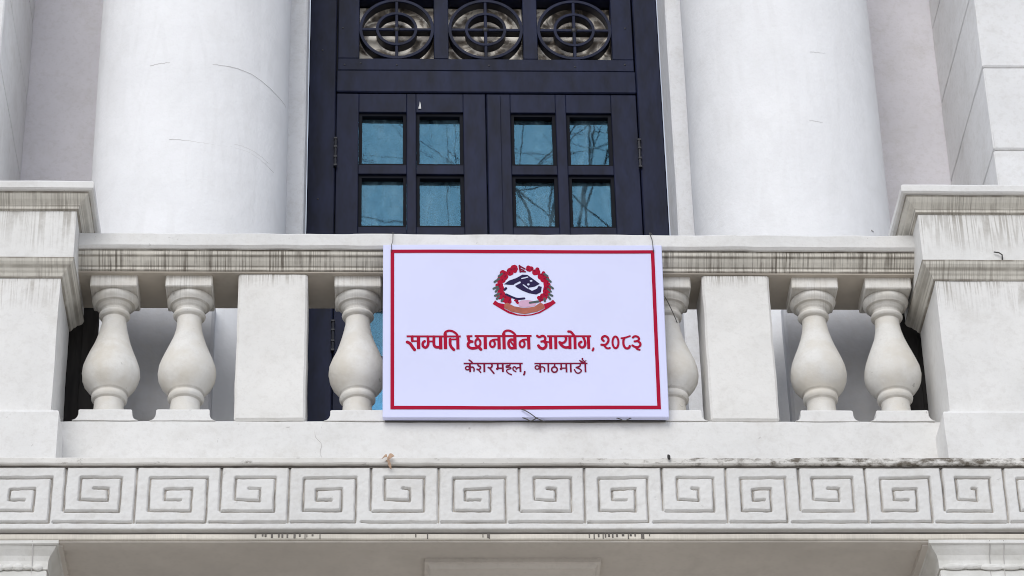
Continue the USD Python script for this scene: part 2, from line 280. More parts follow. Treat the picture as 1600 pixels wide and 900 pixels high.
# rusticated piers at both ends, built of blocks with open joints
for s, lab in ((-1, 'white rusticated pier at the left edge behind the left pedestal'), (1, 'white rusticated pier of grooved blocks at the right edge of the photo')):
    t = thing('rusticated_pier', lab, 'pier', (s*2.6, 0.9, GROUND))
    a, b = sorted((s*(XW+0.014), s*4.4)); part(t, 'core', chamfer_box(a, b, 0.50, 1.43, GROUND, 12.4), 'block_white')
    z0 = 7.756 - 0.463*12; k = 0
    while z0 < 12.0:
        if z0 > 5.4:
            off = 0.9 if k % 2 else 1.35
            for x0, x1 in ((XW, XW+off), (XW+off+0.008, 4.4)):
                a, b = sorted((s*x0, s*x1))
                part(t, 'stone_block', rough(chamfer_box(a, b, 0.485, 1.409, z0+0.004, z0+0.463-0.004, 0.006), 0.16, 0.0028, 11*k+s), 'block_white')
        z0 += 0.463; k += 1

# ------------------------------------------------------------------ the two columns
CR, CY = 0.447, 0.955
def column(cx, label, cracks):
    t = thing('column', label, 'column', (cx, CY, FLOOR), 'round white columns flanking the door')
    zs = np.linspace(FLOOR, 12.6, 60); ang = np.linspace(0, 2*math.pi, 97)[:-1]
    V = []; F = []
    for z in zs: V += [(cx + CR*math.cos(a), CY + CR*math.sin(a), z) for a in ang]
    n = len(ang)
    for i in range(len(zs)-1):
        for k in range(n):
            p, q = i*n+k, i*n+(k+1) % n; F += [(p, q, q+n), (p, q+n, p+n)]
    m = trimesh.Trimesh(V, F, process=False); p = np.array(m.vertices)
    d = (meshkit.fbm(p*[3.2, 3.2, 1.4] + 50, 3, int(abs(cx)*100+cx*10)) - 0.5)*0.007
    p[:, :2] += (p[:, :2] - [cx, CY])/CR*d[:, None]; m.vertices = p
    part(t, 'shaft', m, 'column_white', True)
    for z, a0, a1, w in cracks:
        aa = np.radians(np.linspace(a0, a1, 26)); r = CR + 0.0006
        pts = [(cx + r*math.cos(a), CY + r*math.sin(a), z + 0.008*math.sin(7*a + z) + 0.002*random.uniform(-1, 1)) for a in aa]
        tt = tube(pts, w, w*0.6, 5); part(t, 'hairline_crack', tt, 'crack_dark', True)
    return t
column(-1.395, 'round white column left of the door, crossed by two long curved hairline cracks', [(7.80, -98, -28, 0.0010), (8.24, -75, -12, 0.0010), (8.23, -112, -100, 0.0012), (7.82, -60, -34, 0.0012)])
column(1.372, 'round white column right of the door with faint short scratches', [(7.935, -84, -76, 0.0007), (8.33, -80, -70, 0.0006), (7.40, -48, -46, 0.0024)])

# ------------------------------------------------------------------ the door with its fanlight
DY = 1.55
door = thing('double_door', 'navy blue double door with glazed leaves and a grilled fanlight above', 'door', (0, DY, FLOOR))
def frame_bar(x0, x1, z0, z1, y0=DY, y1=DY+0.07, b=0.004, name='frame_bar', parent=door, seed=0):
    return part(parent, name, rough(chamfer_box(x0, x1, y0, y1, z0, z1, b), 0.1, 0.0012, seed), 'navy_paint')
part(door, 'jamb', rough(chamfer_box(-0.874, -0.741, DY, DY+0.1, FLOOR, 10.4, 0.005), 0.12, 0.0015, 1), 'navy_paint')
part(door, 'jamb', rough(chamfer_box(0.752, 0.874, DY, DY+0.1, FLOOR, 10.4, 0.005), 0.12, 0.0015, 2), 'navy_paint')
part(door, 'transom_bar', rough(chamfer_box(-0.739, 0.750, DY+0.003, DY+0.1, 8.848, 8.982, 0.005), 0.1, 0.0015, 3), 'navy_paint')
# black gap behind everything
part(door, 'gap_backing', chamfer_box(-0.87, 0.87, DY+0.11, DY+0.125, FLOOR, 10.4, 0.001), 'dark_iron_shade')
# fanlight sash
fan = part(door, 'fanlight', cat_([chamfer_box(-0.734, 0.745, DY+0.012, DY+0.09, 8.989, 9.062, 0.003), chamfer_box(-0.734, -0.628, DY+0.012, DY+0.09, 9.0625, 10.35, 0.003),
    chamfer_box(0.640, 0.745, DY+0.012, DY+0.09, 9.0625, 10.35, 0.003), chamfer_box(-0.254, -0.181, DY+0.012, DY+0.09, 9.0625, 10.35, 0.003), chamfer_box(0.194, 0.266, DY+0.012, DY+0.09, 9.0625, 10.35, 0.003)] +
    [chamfer_box(a, b, DY+0.0125, DY+0.0895, z, z+0.07, 0.003) for a, b in ((-0.6275, -0.2545), (-0.1805, 0.1935), (0.2665, 0.6395)) for z in (9.445, 9.90)]), 'navy_paint')
def ring(cx, cz, ro, ri, y0, y1, n=56):
    prof = [(ri, y0), (ro, y0), (ro, y1), (ri, y1), (ri, y0)]
    m = trimesh.creation.revolve(np.array(prof), sections=n)
    v = np.array(m.vertices); m.vertices = np.stack([v[:, 0]+cx, v[:, 2], v[:, 1]+cz], 1); m.fix_normals(); return m
for cx in (-0.441, 0.0065, 0.453):
    for cz in (9.253, 9.71):
        for ro, ri in ((0.1875, 0.173), (0.104, 0.0905)):
            part(fan, 'grille_ring', ring(cx, cz, ro, ri, DY+0.016, DY+0.026), 'navy_paint', 40)
            part(fan, 'shade_backing', ring(cx, cz, ro-0.001, ri+0.001, DY+0.0262, DY+0.075), 'dark_iron_shade', 40)  # black ring added so the underside of the grille reads as shadow
        part(fan, 'grille_bar', cat_([chamfer_box(cx-0.186, cx+0.186, DY+0.020, DY+0.030, cz-0.0075, cz+0.0075, 0.002), chamfer_box(cx-0.0075, cx+0.0075, DY+0.0185, DY+0.0285, cz-0.186, cz+0.186, 0.002)]), 'navy_paint')
        part(fan, 'shade_backing', cat_([chamfer_box(cx-0.186, cx+0.186, DY+0.0302, DY+0.072, cz-0.007, cz+0.007, 0.001), chamfer_box(cx-0.007, cx+0.007, DY+0.0303, DY+0.071, cz-0.186, cz+0.186, 0.001)]), 'dark_iron_shade')  # black bars added behind the grille bars, again as painted shade
        bo = trimesh.creation.icosphere(2, 0.016); bo.apply_scale((1, 0.6, 1)); bo.apply_translation((cx, DY+0.022, cz)); part(fan, 'grille_boss', bo, 'dark_iron_shade', True)
        part(fan, 'pane', chamfer_box(cx-0.1865, cx+0.1865, DY+0.096, DY+0.101, cz-0.19, cz+0.19, 0.0005), 'dirty_glass', label='mottled dirty glass pane')
# two leaves, each with two columns of panes
PZ = [(8.412, 8.730), (8.048, 8.358), (7.680, 7.990), (7.312, 7.622), (6.944, 7.254), (6.576, 6.886)]
def leaf(x0, x1, cols, seed):
    yf, yb = DY+0.010, DY+0.078
    bars = []
    xs = [x0] + [v for c in cols for v in c] + [x1]
    zt = 8.842; top = PZ[0][1]
    for i in range(0, len(xs), 2): bars.append(chamfer_box(xs[i], xs[i+1], yf, yb, FLOOR+0.01, zt, 0.003))
    for a, b in cols:
        zz = [zt] + [v for p in PZ for v in (p[1], p[0])] + [FLOOR+0.01]
        for i in range(0, len(zz), 2): bars.append(chamfer_box(a+0.0003, b-0.0003, yf+0.0006, yb-0.0006, zz[i+1], zz[i]-0.0006, 0.002))
    lf = part(door, 'leaf', rough(cat_(bars), 0.14, 0.0010, seed), 'navy_paint')
    for a, b in cols:
        for z0, z1 in PZ:
            r = [sbox(a+0.001, z0+0.001, b-0.001, z1-0.001).difference(sbox(a+0.017, z0+0.015, b-0.017, z1-0.016))]
            part(lf, 'glazing_bead', plate(r[0], yf+0.014, 0.030), 'bead_black', False)
            pn = trimesh.creation.box(bounds=[(a-0.001, yf+0.046, z0-0.001), (b+0.001, yf+0.050, z1+0.001)])
            piv = pn.centroid.copy(); pn.apply_transform(trimesh.transformations.rotation_matrix(math.radians(RNG.uniform(-0.5, 0.5)), (1, 0, 0), piv)); pn.apply_transform(trimesh.transformations.rotation_matrix(math.radians(RNG.uniform(-0.6, 0.6)), (0, 0, 1), piv))
            part(lf, 'pane', pn, 'window_glass', False)
    return lf
lf1 = leaf(-0.737, -0.002, [(-0.627, -0.392), (-0.345, -0.113)], 21)
lf2 = leaf(0.003, 0.747, [(0.121, 0.344), (0.396, 0.620)], 22)
part(lf2, 'meeting_strip', chamfer_box(0.006, 0.072, DY+0.003, DY+0.0095, FLOOR+0.01, 8.835, 0.002), 'navy_paint')
part(door, 'curtain', rough(chamfer_box(-0.72, -0.002, DY+0.088, DY+0.091, 6.4, 8.82, 0.001), 0.04, 0.004, 9, 9), 'curtain_pale')
part(door, 'curtain', rough(chamfer_box(0.002, 0.73, DY+0.094, DY+0.098, 6.4, 8.82, 0.001), 0.05, 0.005, 19, 8), 'curtain_teal')
for x, z in ((-0.739, 8.475), (0.7495, 8.475), (-0.739, 7.42), (0.7495, 7.42)):
    sg = -1 if x < 0 else 1
    part(door, 'hinge', cat_([tube([(x, DY-0.006, z-0.085), (x, DY-0.006, z+0.085)], 0.007, n=10)] + [chamfer_box(x-0.009, x+0.009, DY-0.015, DY+0.004, z+dz-0.006, z+dz+0.006, 0.002) for dz in (-0.08, -0.03, 0.03, 0.08)]), 'dark_iron_shade')
for x, z in ((-0.71, 9.25), (-0.70, 9.02), (-0.62, 9.03), (-0.44, 9.02), (0.02, 9.02), (0.45, 9.015), (0.70, 9.03), (0.71, 9.26), (-0.81, 9.1), (-0.82, 8.2)):
    b = trimesh.creation.icosphere(1, 0.0055); b.apply_scale((1, 0.4, 1)); b.apply_translation((x, DY+0.011 if abs(x) < 0.74 else DY-0.001, z)); part(door, 'nail', b, 'dark_iron_shade', True)
part(lf1, 'paper_scrap', plate(Polygon([(-0.334, 8.748), (-0.320, 8.748), (-0.321, 8.772), (-0.326, 8.792), (-0.329, 8.772)]), DY+0.006, 0.003), 'paper_white', False, label='small white scrap stuck on the leaf')

# ------------------------------------------------------------------ balcony: slab, frieze, ledge
bal = thing('balcony_slab', 'white balcony ledge carrying a band of carved key pattern squares', 'balcony', (0, 0.4, 5.42))
YF = -0.20
part(bal, 'slab', chamfer_box(-6, 6, YF+0.022, 1.405, 5.46, 5.742, 0.002), 'frieze_white')
part(bal, 'floor', chamfer_box(-4.5, 4.5, 0.27, 1.40, 5.7425, FLOOR, 0.002), 'floor_cement')
# ledge strip above the frieze, chipped and mouldy
led = rough(chamfer_box(-3.2, 3.2, YF-0.012, 0.265, 5.7425, 5.773, 0.005), 0.035, 0.0045, 17, 9)
part(bal, 'ledge', led, 'ledge_stained')
ZT, ZB = 5.728, 5.494
GA = [-2.043, -1.453, -0.862, -0.282, 0.285, 0.839, 1.388, 1.935, 2.473]; GB = [-1.726, -1.126, -0.545, 0.031, 0.589, 1.125, 1.690, 2.233]
def zpx(y): return ZT - (y/85.0)*(ZT-ZB)                        # heights inside a square, 0 at the top and 85 at the closing line
def wob(line, seed):
    r = random.Random(seed); out = []
    for (x0, z0), (x1, z1) in zip(line[:-1], line[1:]):
        for t in np.linspace(0, 1, 6, endpoint=False): out.append((x0+(x1-x0)*t + r.uniform(-.0011, .0011), z0+(z1-z0)*t + r.uniform(-.0011, .0011)))
    return out + [line[-1]]
def groove(line, seed): return wob(line, seed)
u = 0.00259
grooves = []
for i, a0 in enumerate(GA[:-1]):
    b0, a1 = GB[i], GA[i+1]; J = lambda v: v*u*random.uniform(0.93, 1.07)
    grooves.append(groove([(a0, zpx(-1)), (a0-0.003, zpx(85))], i*9+1))
    xr, xl = b0-J(22), a0+J(21); xr2, xl2 = b0-J(43), a0+J(41)
    grooves.append(groove([(a0+0.008, zpx(85)), (xr, zpx(85)), (xr+0.002, zpx(14)), (xl, zpx(15)), (xl-0.002, zpx(67)), (xr2, zpx(67.5)), (xr2+0.002, zpx(32)), (xl2, zpx(33)), (xl2, zpx(50)), ((xl2+xr2)/2+J(4), zpx(50))], i*9+2))
    grooves.append(groove([(b0, zpx(-1)), (b0-0.002, zpx(66))], i*9+3))
    xr, xl = a1-J(22), b0+J(21); xr2, xl2 = a1-J(42), b0+J(44)
    grooves.append(groove([(b0+0.006, zpx(68)), (xr, zpx(68)), (xr+0.002, zpx(14)), (xl, zpx(14)), (xl, zpx(49)), (xr2, zpx(51)), (xr2, zpx(32)), (xl2, zpx(31))], i*9+4))
    grooves.append(groove([(b0-J(15), zpx(85)), (a1-0.012, zpx(85.5))], i*9+5))
SEG = np.array([(*p, *q) for g in grooves for p, q in zip(g[:-1], g[1:])])
edges = sorted(GA + GB); lo, hi = edges[0]-0.5, edges[-1]+0.4; cuts = [lo] + edges + [hi]
def relief_tile(x0, x1, z0, z1, hw=0.0068, depth=0.0195, step=0.0034):
    """A square of the frieze: a worn plaster face with rounded channels cut along the groove lines."""
    nx, nz = int((x1-x0)/step)+2, int((z1-z0)/step)+2
    X, Z = np.meshgrid(np.linspace(x0, x1, nx), np.linspace(z0, z1, nz), indexing='ij'); P = np.stack([X.ravel(), Z.ravel()], 1)
    near = SEG[(np.maximum(SEG[:, 0], SEG[:, 2]) > x0-0.03) & (np.minimum(SEG[:, 0], SEG[:, 2]) < x1+0.03)]
    A, D = near[:, :2], near[:, 2:]-near[:, :2]
    t = np.clip(np.einsum('psk,sk->ps', P[:, None]-A[None], D)/np.maximum((D**2).sum(1), 1e-12), 0, 1)
    dist = np.linalg.norm(P[:, None]-A[None]-t[..., None]*D[None], axis=2).min(1)
    q = np.stack([P[:, 0], 0*P[:, 0], P[:, 1]], 1)
    hwv = hw*(0.75 + 0.6*meshkit.fbm(q*14+5, 2, 3)); c = np.clip(1-dist/hwv, 0, 1); c = c*c*(3-2*c)
    y = YF + depth*c*(0.7+0.6*meshkit.fbm(q*7+9, 2, 8)) + 0.005*(meshkit.fbm(q*6, 3, 1)-0.5) + 0.0022*(meshkit.fbm(q*55, 2, 2)-0.5) + 0.0025
    edge = np.minimum(P[:, 1]-z0, z1-P[:, 1]); y = y + 0.004*np.clip(1-edge/0.006, 0, 1)**2
    V = np.stack([P[:, 0], y, P[:, 1]], 1); i, j = np.meshgrid(np.arange(nx-1), np.arange(nz-1), indexing='ij'); a = (i*nz+j).ravel()
    F = np.vstack([np.stack([a, a+nz, a+nz+1], 1), np.stack([a, a+nz+1, a+1], 1)])
    lip = []
    bi = np.concatenate([np.arange(nx)*nz, (np.arange(nx)*nz+nz-1)[::-1]])                 # the lower and upper edge turn back into the wall
    return trimesh.Trimesh(np.vstack([V, V[bi]+[0, 0.03, 0]]), np.vstack([F] + [[[bi[k_], len(V)+k_, bi[k_+1]], [bi[k_+1], len(V)+k_, len(V)+k_+1]] for k_ in list(range(nx-1)) + list(range(nx, 2*nx-1))]), process=False)
for i in range(len(cuts)-1):
    part(bal, 'key_pattern_square', relief_tile(cuts[i], cuts[i+1], 5.463, 5.7345), 'frieze_white', True)
dl = []  # dark strips along the channel bottoms, painting in groove shade along with grime
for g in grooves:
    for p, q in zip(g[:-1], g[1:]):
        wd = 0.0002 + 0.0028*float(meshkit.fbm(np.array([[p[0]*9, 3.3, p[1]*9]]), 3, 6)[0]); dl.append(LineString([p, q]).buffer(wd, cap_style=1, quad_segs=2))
part(bal, 'groove_shade_dirt', plate(unary_union(dl), YF+0.0135, 0.004), 'groove_shade_grime', False, label='dark strips in the carved channels, painted groove shade mixed with grime')
part(bal, 'frieze_back', chamfer_box(-3.0, 3.0, YF+0.0205, YF+0.0215, 5.464, 5.741, 0.0005), 'frieze_white')
part(bal, 'frieze_end', chamfer_box(hi+0.001, 4.5, YF, YF+0.02, 5.463, 5.7345, 0.001), 'frieze_white')
part(bal, 'frieze_end', chamfer_box(-4.5, lo-0.001, YF, YF+0.02, 5.463, 5.7345, 0.001), 'frieze_white')
part(bal, 'painted_shadow_gap', chamfer_box(-3.2, 3.2, YF+0.006, YF+0.03, 5.7347, 5.7424, 0.0005), 'groove_dark')  # dark strip painted in as the shadow line under the ledge
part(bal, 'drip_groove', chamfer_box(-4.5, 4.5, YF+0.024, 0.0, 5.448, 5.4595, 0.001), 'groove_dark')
part(bal, 'lip', rough(chamfer_box(-3.2, 3.2, YF+0.012, YF+0.034, 5.423, 5.4478, 0.004), 0.05, 0.002, 8), 'lip_cream')
# the underside: front beam, recessed field, hanging moulded panel
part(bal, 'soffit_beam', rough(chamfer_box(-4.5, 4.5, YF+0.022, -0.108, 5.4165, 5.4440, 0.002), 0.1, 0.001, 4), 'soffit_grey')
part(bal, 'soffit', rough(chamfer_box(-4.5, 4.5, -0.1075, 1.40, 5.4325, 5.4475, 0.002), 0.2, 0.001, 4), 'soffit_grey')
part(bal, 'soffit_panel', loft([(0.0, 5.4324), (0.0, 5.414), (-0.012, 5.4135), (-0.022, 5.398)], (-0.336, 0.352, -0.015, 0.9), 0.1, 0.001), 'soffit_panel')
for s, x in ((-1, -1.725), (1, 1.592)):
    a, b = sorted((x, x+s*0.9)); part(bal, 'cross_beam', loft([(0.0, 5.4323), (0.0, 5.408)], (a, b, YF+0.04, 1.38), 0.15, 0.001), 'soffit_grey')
for xc, n, w in ((-0.865, 13, 0.26), (0.41, 15, 0.25), (-0.10, 3, 0.05), (-0.36, 2, 0.12)):
    fl = []
    for k in range(n):
        x = xc - w/2 + w*(k+random.uniform(0.1, 0.9))/n; h = random.uniform(0.010, 0.024); t = random.uniform(0.003, 0.009)
        fl.append(chamfer_box(x-t/2, x+t/2, YF+0.0095, YF+0.0130, 5.4478-h, 5.4482, 0.001))
    part(bal, 'grime_streaks', cat_(fl), 'groove_dark', label='cluster of dark grime runs on the lip')
part(bal, 'curb', rough(chamfer_box(-3.2, 3.2, 0.004, 0.262, 5.7765, 6.064, 0.010), 0.035, 0.0042, 23, 8), 'curb_white')
for pts in ([(-0.775, 6.02), (-0.768, 5.985), (-0.745, 5.955), (-0.75, 5.92), (-0.742, 5.885)],):
    part(bal, 'crack', tube([(x, 0.0035, z) for x, z in smooth_line(pts, 4)], 0.0014, 0.0008, 5), 'crack_dark', True)

# ------------------------------------------------------------------ pilasters with capitals under the balcony ends
def pilaster(s, x, label):
    t = thing('pilaster_capital', label, 'capital', (x+s*1.0, 0.2, GROUND))
    x0, x1 = sorted((x + s*0.06, x + s*2.0)); R = (x0, x1, -0.125, 0.6)
    o = lambda v, z: ((0 if s < 0 else v), (v if s < 0 else 0), v, 0, z)
    part(t, 'abacus', loft([o(0.052, 5.405), o(0.060, 5.409), o(0.060, 5.4226)], R, 0.06, 0.002, 2), 'capital_white')
    part(t, 'cyma', loft([o(0.021, 5.318), o(0.022, 5.352), o(0.028, 5.372), o(0.044, 5.392), o(0.051, 5.4046)], R, 0.04, 0.003, 3), 'capital_white')
    part(t, 'fillet', loft([o(0.016, 5.276), o(0.018, 5.280), o(0.018, 5.308), o(0.012, 5.3175)], R, 0.06, 0.002, 4), 'capital_white')
    part(t, 'shaft', loft([o(-0.01, GROUND), o(-0.01, 5.2755)], R), 'capital_white')
    n, step = (14, 0.037) if s < 0 else (8, 0.075)
    for k in range(n):
        cx = x + s*(0.055 + step*(k+0.5)); b = trimesh.creation.icosphere(2, 1.0); b = rough(b, 0.2, 0.12, k, 3.0); b.apply_scale((step*random.uniform(0.5, 0.75), 0.009, random.uniform(0.010, 0.016) if s < 0 else random.uniform(0.012, 0.022))); b.apply_translation((cx + random.uniform(-.006, .006), -0.146, 5.326 + random.uniform(-.003, .005)))
        part(t, 'carved_leaf', b, 'capital_white', True)
    for cx in ((-1.838,) if s < 0 else (1.85, 1.905)):
        part(t, 'joint_line', tube([(cx, -0.1855, 5.42), (cx+0.001, -0.178, 5.40), (cx, -0.153, 5.37), (cx, -0.147, 5.325), (cx-0.001, -0.143, 5.30), (cx, -0.143, 5.277)], 0.0019, n=5), 'crack_dark', True)
pilaster(-1, -1.739, 'white moulded pilaster capital at the lower left corner under the balcony')
pilaster(1, 1.612, 'grey weathered pilaster capital at the lower right corner under the balcony')

# ------------------------------------------------------------------ balustrade
bl = thing('balustrade', 'white balustrade with weather stained rail, turned balusters and two plain piers', 'balustrade', (0, 0.12, 6.064))
XL, XR = -1.765, 1.722
part(bl, 'rail', rough(chamfer_box(XL, XR, -0.075, 0.30, 6.8445, 6.9175, 0.010), 0.03, 0.0042, 31, 8), 'rail_white')
prof = [(0.0, 6.767), (0.004, 6.769), (0.004, 6.784), (0.008, 6.787), (0.014, 6.793), (0.024, 6.803), (0.032, 6.815), (0.034, 6.818), (0.040, 6.820), (0.043, 6.826), (0.044, 6.844)]
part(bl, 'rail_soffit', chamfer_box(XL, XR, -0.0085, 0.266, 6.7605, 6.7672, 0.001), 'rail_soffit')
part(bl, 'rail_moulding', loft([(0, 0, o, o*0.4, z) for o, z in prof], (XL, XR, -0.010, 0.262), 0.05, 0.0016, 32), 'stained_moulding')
for xa, xb, sd in ((-1.098, -0.813, 41), (0.821, 1.099, 42)):
    part(bl, 'pier', rough(chamfer_box(xa, xb, 0.0, 0.25, 6.0642, 6.7658, 0.009), 0.03, 0.0034, sd, 9), 'pier_white')
def baluster(cx, seed):
    cy = 0.122
    P = [(0.001, 6.118), (0.070, 6.118), (0.067, 6.135), (0.062, 6.165), (0.0595, 6.195), (0.0595, 6.212), (0.066, 6.218), (0.072, 6.224), (0.0735, 6.232), (0.0725, 6.240), (0.069, 6.246), (0.071, 6.254),
         (0.087, 6.268), (0.103, 6.290), (0.1135, 6.315), (0.1180, 6.343), (0.1150, 6.374), (0.1050, 6.408), (0.0905, 6.446), (0.0760, 6.484), (0.0640, 6.522), (0.0555, 6.558), (0.0510, 6.588), (0.0500, 6.612),
         (0.058, 6.617), (0.064, 6.623), (0.0655, 6.629), (0.063, 6.635), (0.0555, 6.639), (0.0555, 6.645), (0.058, 6.654), (0.066, 6.666), (0.076, 6.672), (0.081, 6.673), (0.0835, 6.679), (0.089, 6.682), (0.094, 6.690), (0.096, 6.699), (0.0935, 6.7085), (0.001, 6.7085)]
    m = lathe([(r, z) for r, z in P], cx, cy, 48); p = np.array(m.vertices)
    m.vertices = p + (meshkit.fbm(p*11 + 7*seed, 4, seed)[:, None] - 0.5)*np.array([0.011, 0.011, 0.003])
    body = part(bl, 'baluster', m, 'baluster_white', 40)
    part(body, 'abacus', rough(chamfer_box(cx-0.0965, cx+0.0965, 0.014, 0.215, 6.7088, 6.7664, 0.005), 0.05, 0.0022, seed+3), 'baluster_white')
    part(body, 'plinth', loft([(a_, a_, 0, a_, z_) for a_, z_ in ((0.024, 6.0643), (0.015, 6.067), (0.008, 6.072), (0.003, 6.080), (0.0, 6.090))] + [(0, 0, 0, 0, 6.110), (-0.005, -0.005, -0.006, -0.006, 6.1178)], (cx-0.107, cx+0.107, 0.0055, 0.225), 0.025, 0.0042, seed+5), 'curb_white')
for i, cx in enumerate((-1.611, -1.302, -0.606, -0.29, 0.03, 0.355, 0.678, 1.293, 1.600)): baluster(cx, 50+7*i)

# ------------------------------------------------------------------ the two pedestals
def pedestal(s, x, label, seed):
    t = thing('pedestal', label, 'pedestal', (x+s*1.2, 0.1, 5.776))
    x0, x1 = sorted((x, x+s*1.3)); R = (x0, x1, -0.160, 0.245)
    o = lambda v, z: ((0 if s < 0 else v), (v if s < 0 else 0), v, v*0.5, z)
    part(t, 'plinth', loft([o(0.036, 5.7768), o(0.036, 5.985), o(0.030, 5.995), o(0.012, 6.002), o(0.010, 6.010)], R, 0.07, 0.0028, seed), 'curb_white')
    part(t, 'die', loft([o(0.0, 6.0105), o(0.0, 6.632)], R, 0.07, 0.0028, seed+1), 'die_lower')
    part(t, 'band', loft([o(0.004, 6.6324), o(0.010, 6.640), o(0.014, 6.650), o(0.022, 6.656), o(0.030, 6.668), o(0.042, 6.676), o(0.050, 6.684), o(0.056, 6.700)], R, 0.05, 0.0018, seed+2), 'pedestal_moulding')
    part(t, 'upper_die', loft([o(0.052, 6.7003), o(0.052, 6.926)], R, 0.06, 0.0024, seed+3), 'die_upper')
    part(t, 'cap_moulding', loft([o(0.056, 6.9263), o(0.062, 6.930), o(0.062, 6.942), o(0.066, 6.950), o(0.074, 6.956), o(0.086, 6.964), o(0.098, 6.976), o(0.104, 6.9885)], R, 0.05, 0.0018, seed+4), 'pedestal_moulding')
    part(t, 'cap', loft([o(0.116, 6.9890), o(0.124, 6.995), o(0.124, 7.022), o(0.116, 7.032), o(0.02, 7.05)], R, 0.05, 0.0032, seed+5), 'rail_white')
    return t
pedestal(-1, -1.808, 'white corner pedestal with stained cap at the left end of the balustrade', 61)
rp = pedestal(1, 1.760, 'white corner pedestal with stained cap at the right end of the balustrade', 71)
single('bent_wire', tube([(2.003, -0.222, 6.735), (2.022, -0.228, 6.728), (2.035, -0.225, 6.720), (2.036, -0.214, 6.702)], 0.0028, n=6), 'wire_steel', 'short bent wire sticking out of the right pedestal above its band', 'wire', smooth=True)

# behind the balusters: grey plinth blocks of the columns, dark boards against the pedestals
for s, lab in ((-1, 'grey plastered base block of the left column, seen between the left balusters'), (1, 'grey plastered base block of the right column, seen between the right balusters')):
    a, b = sorted((s*1.222, s*1.68)); single('column_base', rough(chamfer_box(a, b, 0.452, 0.95, FLOOR+0.001, 6.93, 0.012), 0.06, 0.004, 80+s), 'grey_plaster', lab, 'column base', 'grey base blocks of the columns')
for s, lab in ((-1, 'dark weathered boards standing behind the leftmost baluster'), (1, 'dark weathered boards standing behind the rightmost baluster')):
    t = thing('dark_boards', lab, 'boards', (s*1.75, 0.36, FLOOR))
    for k in range(3):
        a, b = sorted((s*(1.700+0.062*k), s*(1.700+0.062*k+0.066))); part(t, 'board', rough(chamfer_box(a, b, 0.345+0.006*(k % 2), 0.372+0.006*(k % 2), FLOOR+0.001, 6.90, 0.003), 0.08, 0.002, 90+k), 'black_board')

# ------------------------------------------------------------------ the hanging sign
W, H = 1.150, 0.778
TL, BL_, TR = np.array([-0.499, -0.122, 6.828]), np.array([-0.502, -0.035, 6.055]), np.array([0.651, -0.122, 6.829])
ex = (TR-TL)/np.linalg.norm(TR-TL); ez = (TL-BL_); ez -= ex*ez.dot(ex); ez /= np.linalg.norm(ez); en = np.cross(ex, ez)      # en points to the viewer (-y)
def on_sign(m, lift=0.0):
    """(u along the sign, v up the sign, w out of its face) -> world"""
    m = m.copy(); v = np.array(m.vertices); v[:, 2] += 0.007*(meshkit.fbm(np.stack([v[:, 0]*2.2+3, v[:, 1]*2.6+8, 0*v[:, 0]], 1), 2, 4)-0.5); m.vertices = BL_ + v[:, :1]*ex + v[:, 1:2]*ez + (v[:, 2:3]+lift)*en; return m
sign = thing('office_sign', 'white rectangular sign with red border, emblem and two lines of red lettering', 'sign', tuple((BL_+ex*W/2)))
T = 0.030
bd = chamfer_box(0, W, 0, H, -T, 0, 0.003); v, f = trimesh.remesh.subdivide_to_size(bd.vertices, bd.faces, 0.05, max_iter=12); bd = trimesh.Trimesh(v, f, process=False); bd.merge_vertices()
bd.vertices = np.array(bd.vertices) + np.array([0, 0, 1.0])*((meshkit.fbm(np.array(bd.vertices)*4+9, 2, 5)-0.5)[:, None])*0.0
part(sign, 'board', on_sign(bd), 'sign_face')
part(sign, 'back_frame', on_sign(chamfer_box(0.006, W-0.006, 0.0225, H-0.006, -T-0.012, -T-0.0005, 0.002)), 'sign_edge')
part(sign, 'back_frame', on_sign(chamfer_box(0.01, W-0.012, -0.004, 0.022, -T-0.013, -T-0.0126+0.012, 0.001)), 'wire_steel', label='dark steel strip behind the bottom edge')
def flat(poly, w0=0.0007, d=0.0012):
    ms = []
    for g in getattr(poly, 'geoms', [poly]):
        if g.geom_type == 'Polygon' and g.area > 1e-9:
            m = trimesh.creation.extrude_polygon(g, d, engine='earcut'); m.apply_translation((0, 0, w0)); v_, f_ = trimesh.remesh.subdivide_to_size(m.vertices, m.faces, 0.04, max_iter=12); ms.append(trimesh.Trimesh(v_, f_, process=False))
    return cat_(ms)
outer, inner = sbox(0.031, 0.036, W-0.032, H-0.0245), sbox(0.0455, 0.0505, W-0.0465, H-0.039)
part(sign, 'border', on_sign(flat(outer.difference(inner))), 'sign_red', False)
def uv(x, y):
    """Measured place on the sign's face, in 437 x 269 steps, -> metres"""
    t = (y-384)/269.0; xl, xr = 600-2*t, 1037+7*t
    return ((x-xl)/(xr-xl)*W, (1-t)*H)
S1 = W/441.0
